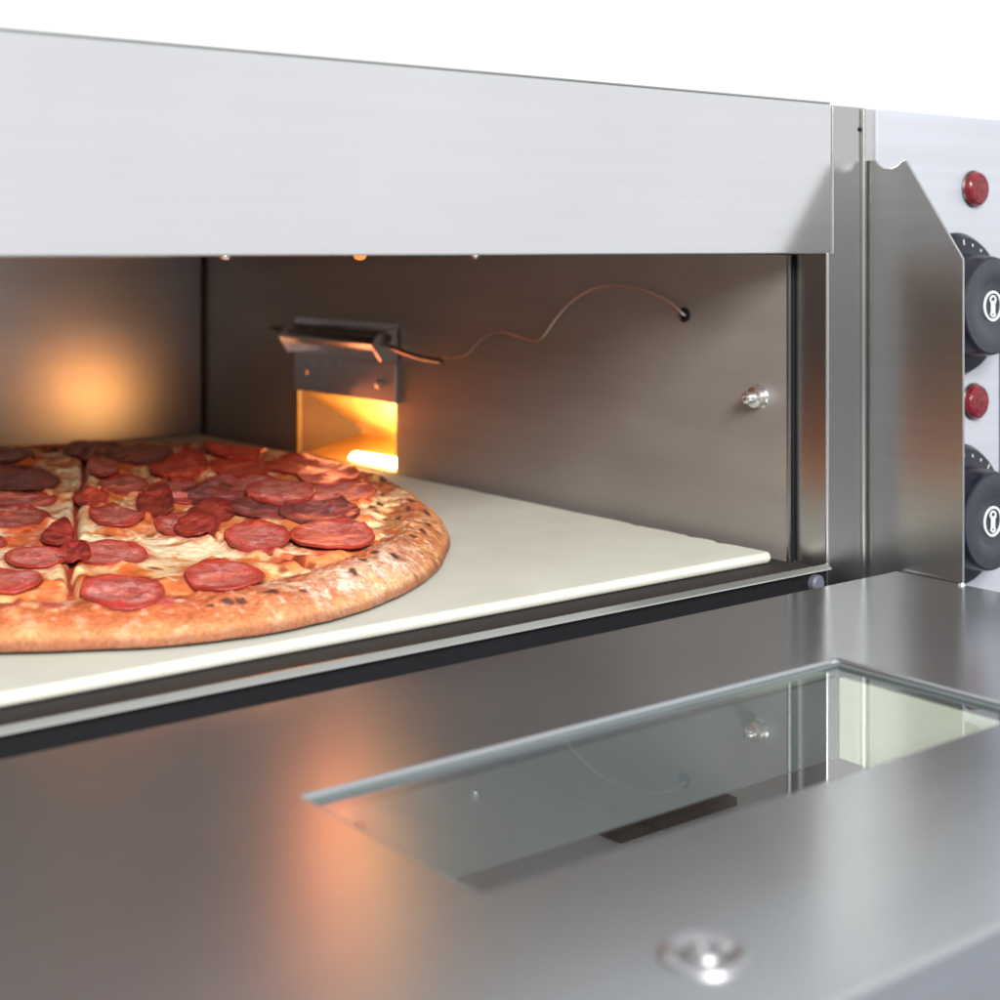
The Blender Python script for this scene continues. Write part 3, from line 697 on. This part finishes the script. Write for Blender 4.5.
# pepperoni slices, each its own mesh
def slice_mesh(i, E):
    rg = random.Random(100+i)
    kind = int(E[6]); nr, nt = 30, 110
    ring = np.concatenate([np.linspace(0, 1, nr), [1.02, .99]])
    T = np.linspace(0, 2*PI, nt, endpoint=False)
    Q, TT = np.meshgrid(ring, T, indexing='ij')
    wob = 1+.05*(fbm(np.cos(TT.ravel()), np.sin(TT.ravel()), 1.6, 200+i, 3)-.5).reshape(TT.shape)*2
    if kind == 2: wob = 1+.22*(fbm(np.cos(TT.ravel()), np.sin(TT.ravel()), 1.9, 200+i, 4)-.5).reshape(TT.shape)*2
    A = Q*np.cos(TT)*wob; B = Q*np.sin(TT)*wob
    x = E[0]+A*E[2]+B*E[4]; y = E[1]+A*E[3]+B*E[5]
    hz = np.maximum(topping(x.ravel(), y.ravel())[0], field(x.ravel(), y.ravel())[0]+.0004).reshape(x.shape)
    h0 = np.median(hz)
    fl = .55
    z = hz*(1-fl)+(topz(x, y)+.0016)*fl
    z = np.maximum(z, hz-.0006)
    z = z+.0006+(i % 5)*.00035
    rr = np.hypot(A, B)
    cup = {0: .0005, 1: .0008, 2: .0007, 3: .0010}[kind]
    ph = rg.uniform(0, 6.28)
    z = z+cup*rr**3*(1+.6*np.cos(2*TT+ph))
    z = z+.0010*(fbm(x.ravel(), y.ravel(), 80, 90+i, 3)-.5).reshape(x.shape)*(1.4 if kind else 1)
    if kind == 3: z = z+.0036*np.clip(-.2+A*math.cos(ph*.3)+.8*B, 0, 1)**1.3
    if kind == 1: z = z+.0008*np.sin(3.1*A+ph)*np.clip(rr, 0, 1)
    z[nr] -= .0007; z[nr+1] -= .0013
    fx = x.ravel(); fy = y.ravel(); R = rr.ravel()
    n1 = fbm(fx, fy, 150, 120+i, 4, .6); n2 = fbm(fx, fy, 420, 130+i, 4, .6); n3 = fbm(fx, fy, 60, 140+i, 3)
    basec = {0: (204, 104, 98), 1: (142, 76, 78), 2: (208, 58, 42), 3: (172, 60, 50)}[kind]
    c = np.tile(np.array(lin(basec)), (len(fx), 1))
    c = mixc(c, {0: (216, 146, 142), 1: (158, 104, 108), 2: (222, 96, 70), 3: (176, 70, 60)}[kind], ss(.48, .58, n2)*.9)
    c = mixc(c, {0: (168, 60, 54), 1: (96, 42, 44), 2: (168, 34, 28), 3: (104, 26, 28)}[kind], ss(.49, .62, n1)*.8)
    c = mixc(c, (196, 62, 42), ss(.54, .66, n3)*.5)
    wf = worley(fx, fy, 620, i)
    c = mixc(c, (224, 156, 144), (1-ss(.12, .26, wf))*(.5, .3, .45, .1)[kind])
    wd = worley(fx, fy, 420, i+50)
    c = mixc(c, (112, 34, 34), (1-ss(.08, .2, wd))*(.6, .5, .5, .1)[kind])
    c = mixc(c, {0: (206, 112, 84), 1: (120, 60, 56), 2: (214, 100, 60), 3: (160, 70, 50)}[kind], ss(.52, .60, fbm(fx, fy, 240, 170+i, 3))*.5)
    rc = {0: (186, 50, 36), 1: (104, 34, 32), 2: (188, 38, 26), 3: (130, 26, 24)}[kind]
    c = mixc(c, rc, ss(.72, .95, R+.25*(n1-.5))*.8)
    c = mixc(c, (96, 22, 20), ss(.975, 1.0, R)*.55)
    me = bpy.data.meshes.new('pepperoni')
    n_r = len(ring)
    V = np.stack([x.ravel(), y.ravel(), z.ravel()], 1)
    ii = np.arange(n_r-1)[:, None]*nt; j = np.arange(nt)[None, :]; j2 = (j+1) % nt
    F = np.stack([ii+j, ii+nt+j, ii+nt+j2, ii+j2], -1).reshape(-1, 4)
    org = np.array([E[0], E[1], h0])
    me.from_pydata((V-org).tolist(), [], F.tolist())
    for p in me.polygons: p.use_smooth = True
    ca = me.color_attributes.new('Col', 'FLOAT_COLOR', 'POINT')
    ca.data.foreach_set('color', np.concatenate([np.clip(c, 0, 1), np.ones((len(c), 1))], 1).ravel().astype(np.float32))
    me.materials.append(M['pep'])
    o = bpy.data.objects.new('pepperoni', me); C.objects.link(o); o.parent = pizza
    o.location = (E[0]-CX, E[1]-CY, h0)
for i, E in enumerate(PEPS): slice_mesh(i, E)
# ================================================================== light, camera
w = bpy.data.worlds.new('World'); S.world = w; w.use_nodes = True
nt = w.node_tree; L = nt.links; bg = nt.nodes['Background']
tc = N(nt, 'ShaderNodeTexCoord'); sp = N(nt, 'ShaderNodeSeparateXYZ'); L.new(tc.outputs['Generated'], sp.inputs[0])
cr = N(nt, 'ShaderNodeValToRGB'); mr = N(nt, 'ShaderNodeMapRange')
mr.inputs['From Min'].default_value = -1; mr.inputs['From Max'].default_value = 1
L.new(sp.outputs['Z'], mr.inputs['Value']); L.new(mr.outputs[0], cr.inputs['Fac'])
e = cr.color_ramp.elements
e[0].position = .30; e[0].color = (.16, .16, .17, 1)
e[1].position = .49; e[1].color = (.99, 1., 1.015, 1)

# the studio is darker on the far left behind the camera
def rng(sock, a, b, c_, d):
    m_ = N(nt, 'ShaderNodeMapRange', interpolation_type='SMOOTHSTEP')
    for k_, v_ in zip(('From Min', 'From Max', 'To Min', 'To Max'), (a, b, c_, d)): m_.inputs[k_].default_value = v_
    L.new(sock, m_.inputs['Value']); return m_.outputs[0]
fx = rng(sp.outputs['X'], -.62, -.15, 1, 0); fy = rng(sp.outputs['Y'], -.35, .1, 1, 0)
mu = N(nt, 'ShaderNodeMath', operation='MULTIPLY'); L.new(fx, mu.inputs[0]); L.new(fy, mu.inputs[1])
fz = rng(sp.outputs['Z'], .10, .24, 1, 0); mv = N(nt, 'ShaderNodeMath', operation='MULTIPLY'); L.new(mu.outputs[0], mv.inputs[0]); L.new(fz, mv.inputs[1]); mu = mv
dk = N(nt, 'ShaderNodeMath', operation='MULTIPLY_ADD'); L.new(mu.outputs[0], dk.inputs[0]); dk.inputs[1].default_value = -.76; dk.inputs[2].default_value = 1
sc = N(nt, 'ShaderNodeVectorMath', operation='SCALE'); L.new(cr.outputs['Color'], sc.inputs[0]); L.new(dk.outputs[0], sc.inputs['Scale'])
L.new(sc.outputs[0], bg.inputs['Color']); bg.inputs['Strength'].default_value = 1.15
def area(name, loc, tgt, size, power, col=(1, 1, 1), spread=180):
    l = bpy.data.lights.new(name, 'AREA'); l.energy = power; l.size = size; l.color = col; l.spread = math.radians(spread)
    o = bpy.data.objects.new(name, l); C.objects.link(o); o.location = loc
    o.rotation_euler = (Vector(tgt)-Vector(loc)).to_track_quat('-Z', 'Y').to_euler()
    return o
area('studio_softbox', (-.25, -1.35, .66), (.33, .28, -.13), .55, 24, (1, .99, .97), 120)  # unseen softbox, added to light the stone and pizza in the cavity
p = bpy.data.lights.new('lamp_light', 'POINT'); p.energy = .065; p.color = (1, .28, .08); p.shadow_soft_size = .006
o = bpy.data.objects.new('lamp_light', p); C.objects.link(o); o.location = (.518, .398, -.118)
p = bpy.data.lights.new('lamp_beam', 'SPOT'); p.energy = .30; p.color = (1, .25, .11); p.shadow_soft_size = .014; p.spot_size = math.radians(85); p.spot_blend = 1
o = bpy.data.objects.new('lamp_beam', p); C.objects.link(o); o.location = (.529, .392, -.103)
o.rotation_euler = (Vector((.40, .12, -.0))-Vector(o.location)).to_track_quat('-Z', 'Y').to_euler()
cam = bpy.data.cameras.new('Camera'); co = bpy.data.objects.new('Camera', cam); C.objects.link(co)
co.location = (0, -.45, 0); co.rotation_euler = (PI/2, 0, -math.atan2(.6183, .7859))
cam.sensor_width = 36; cam.lens = 1.526*36; cam.shift_y = -.253; cam.clip_start = .01; cam.clip_end = 50
cam.dof.use_dof = True; cam.dof.focus_distance = .64; cam.dof.aperture_fstop = 10; cam.dof.aperture_blades = 0
S.camera = co
S.render.engine = 'CYCLES'
S.cycles.max_bounces = 12; S.cycles.glossy_bounces = 8; S.cycles.transparent_max_bounces = 12
S.cycles.sample_clamp_indirect = 6
S.view_settings.view_transform = 'Standard'; S.view_settings.look = 'None'
S.view_settings.exposure = 0; S.view_settings.gamma = 1
S.render.resolution_x = 1024; S.render.resolution_y = 1024
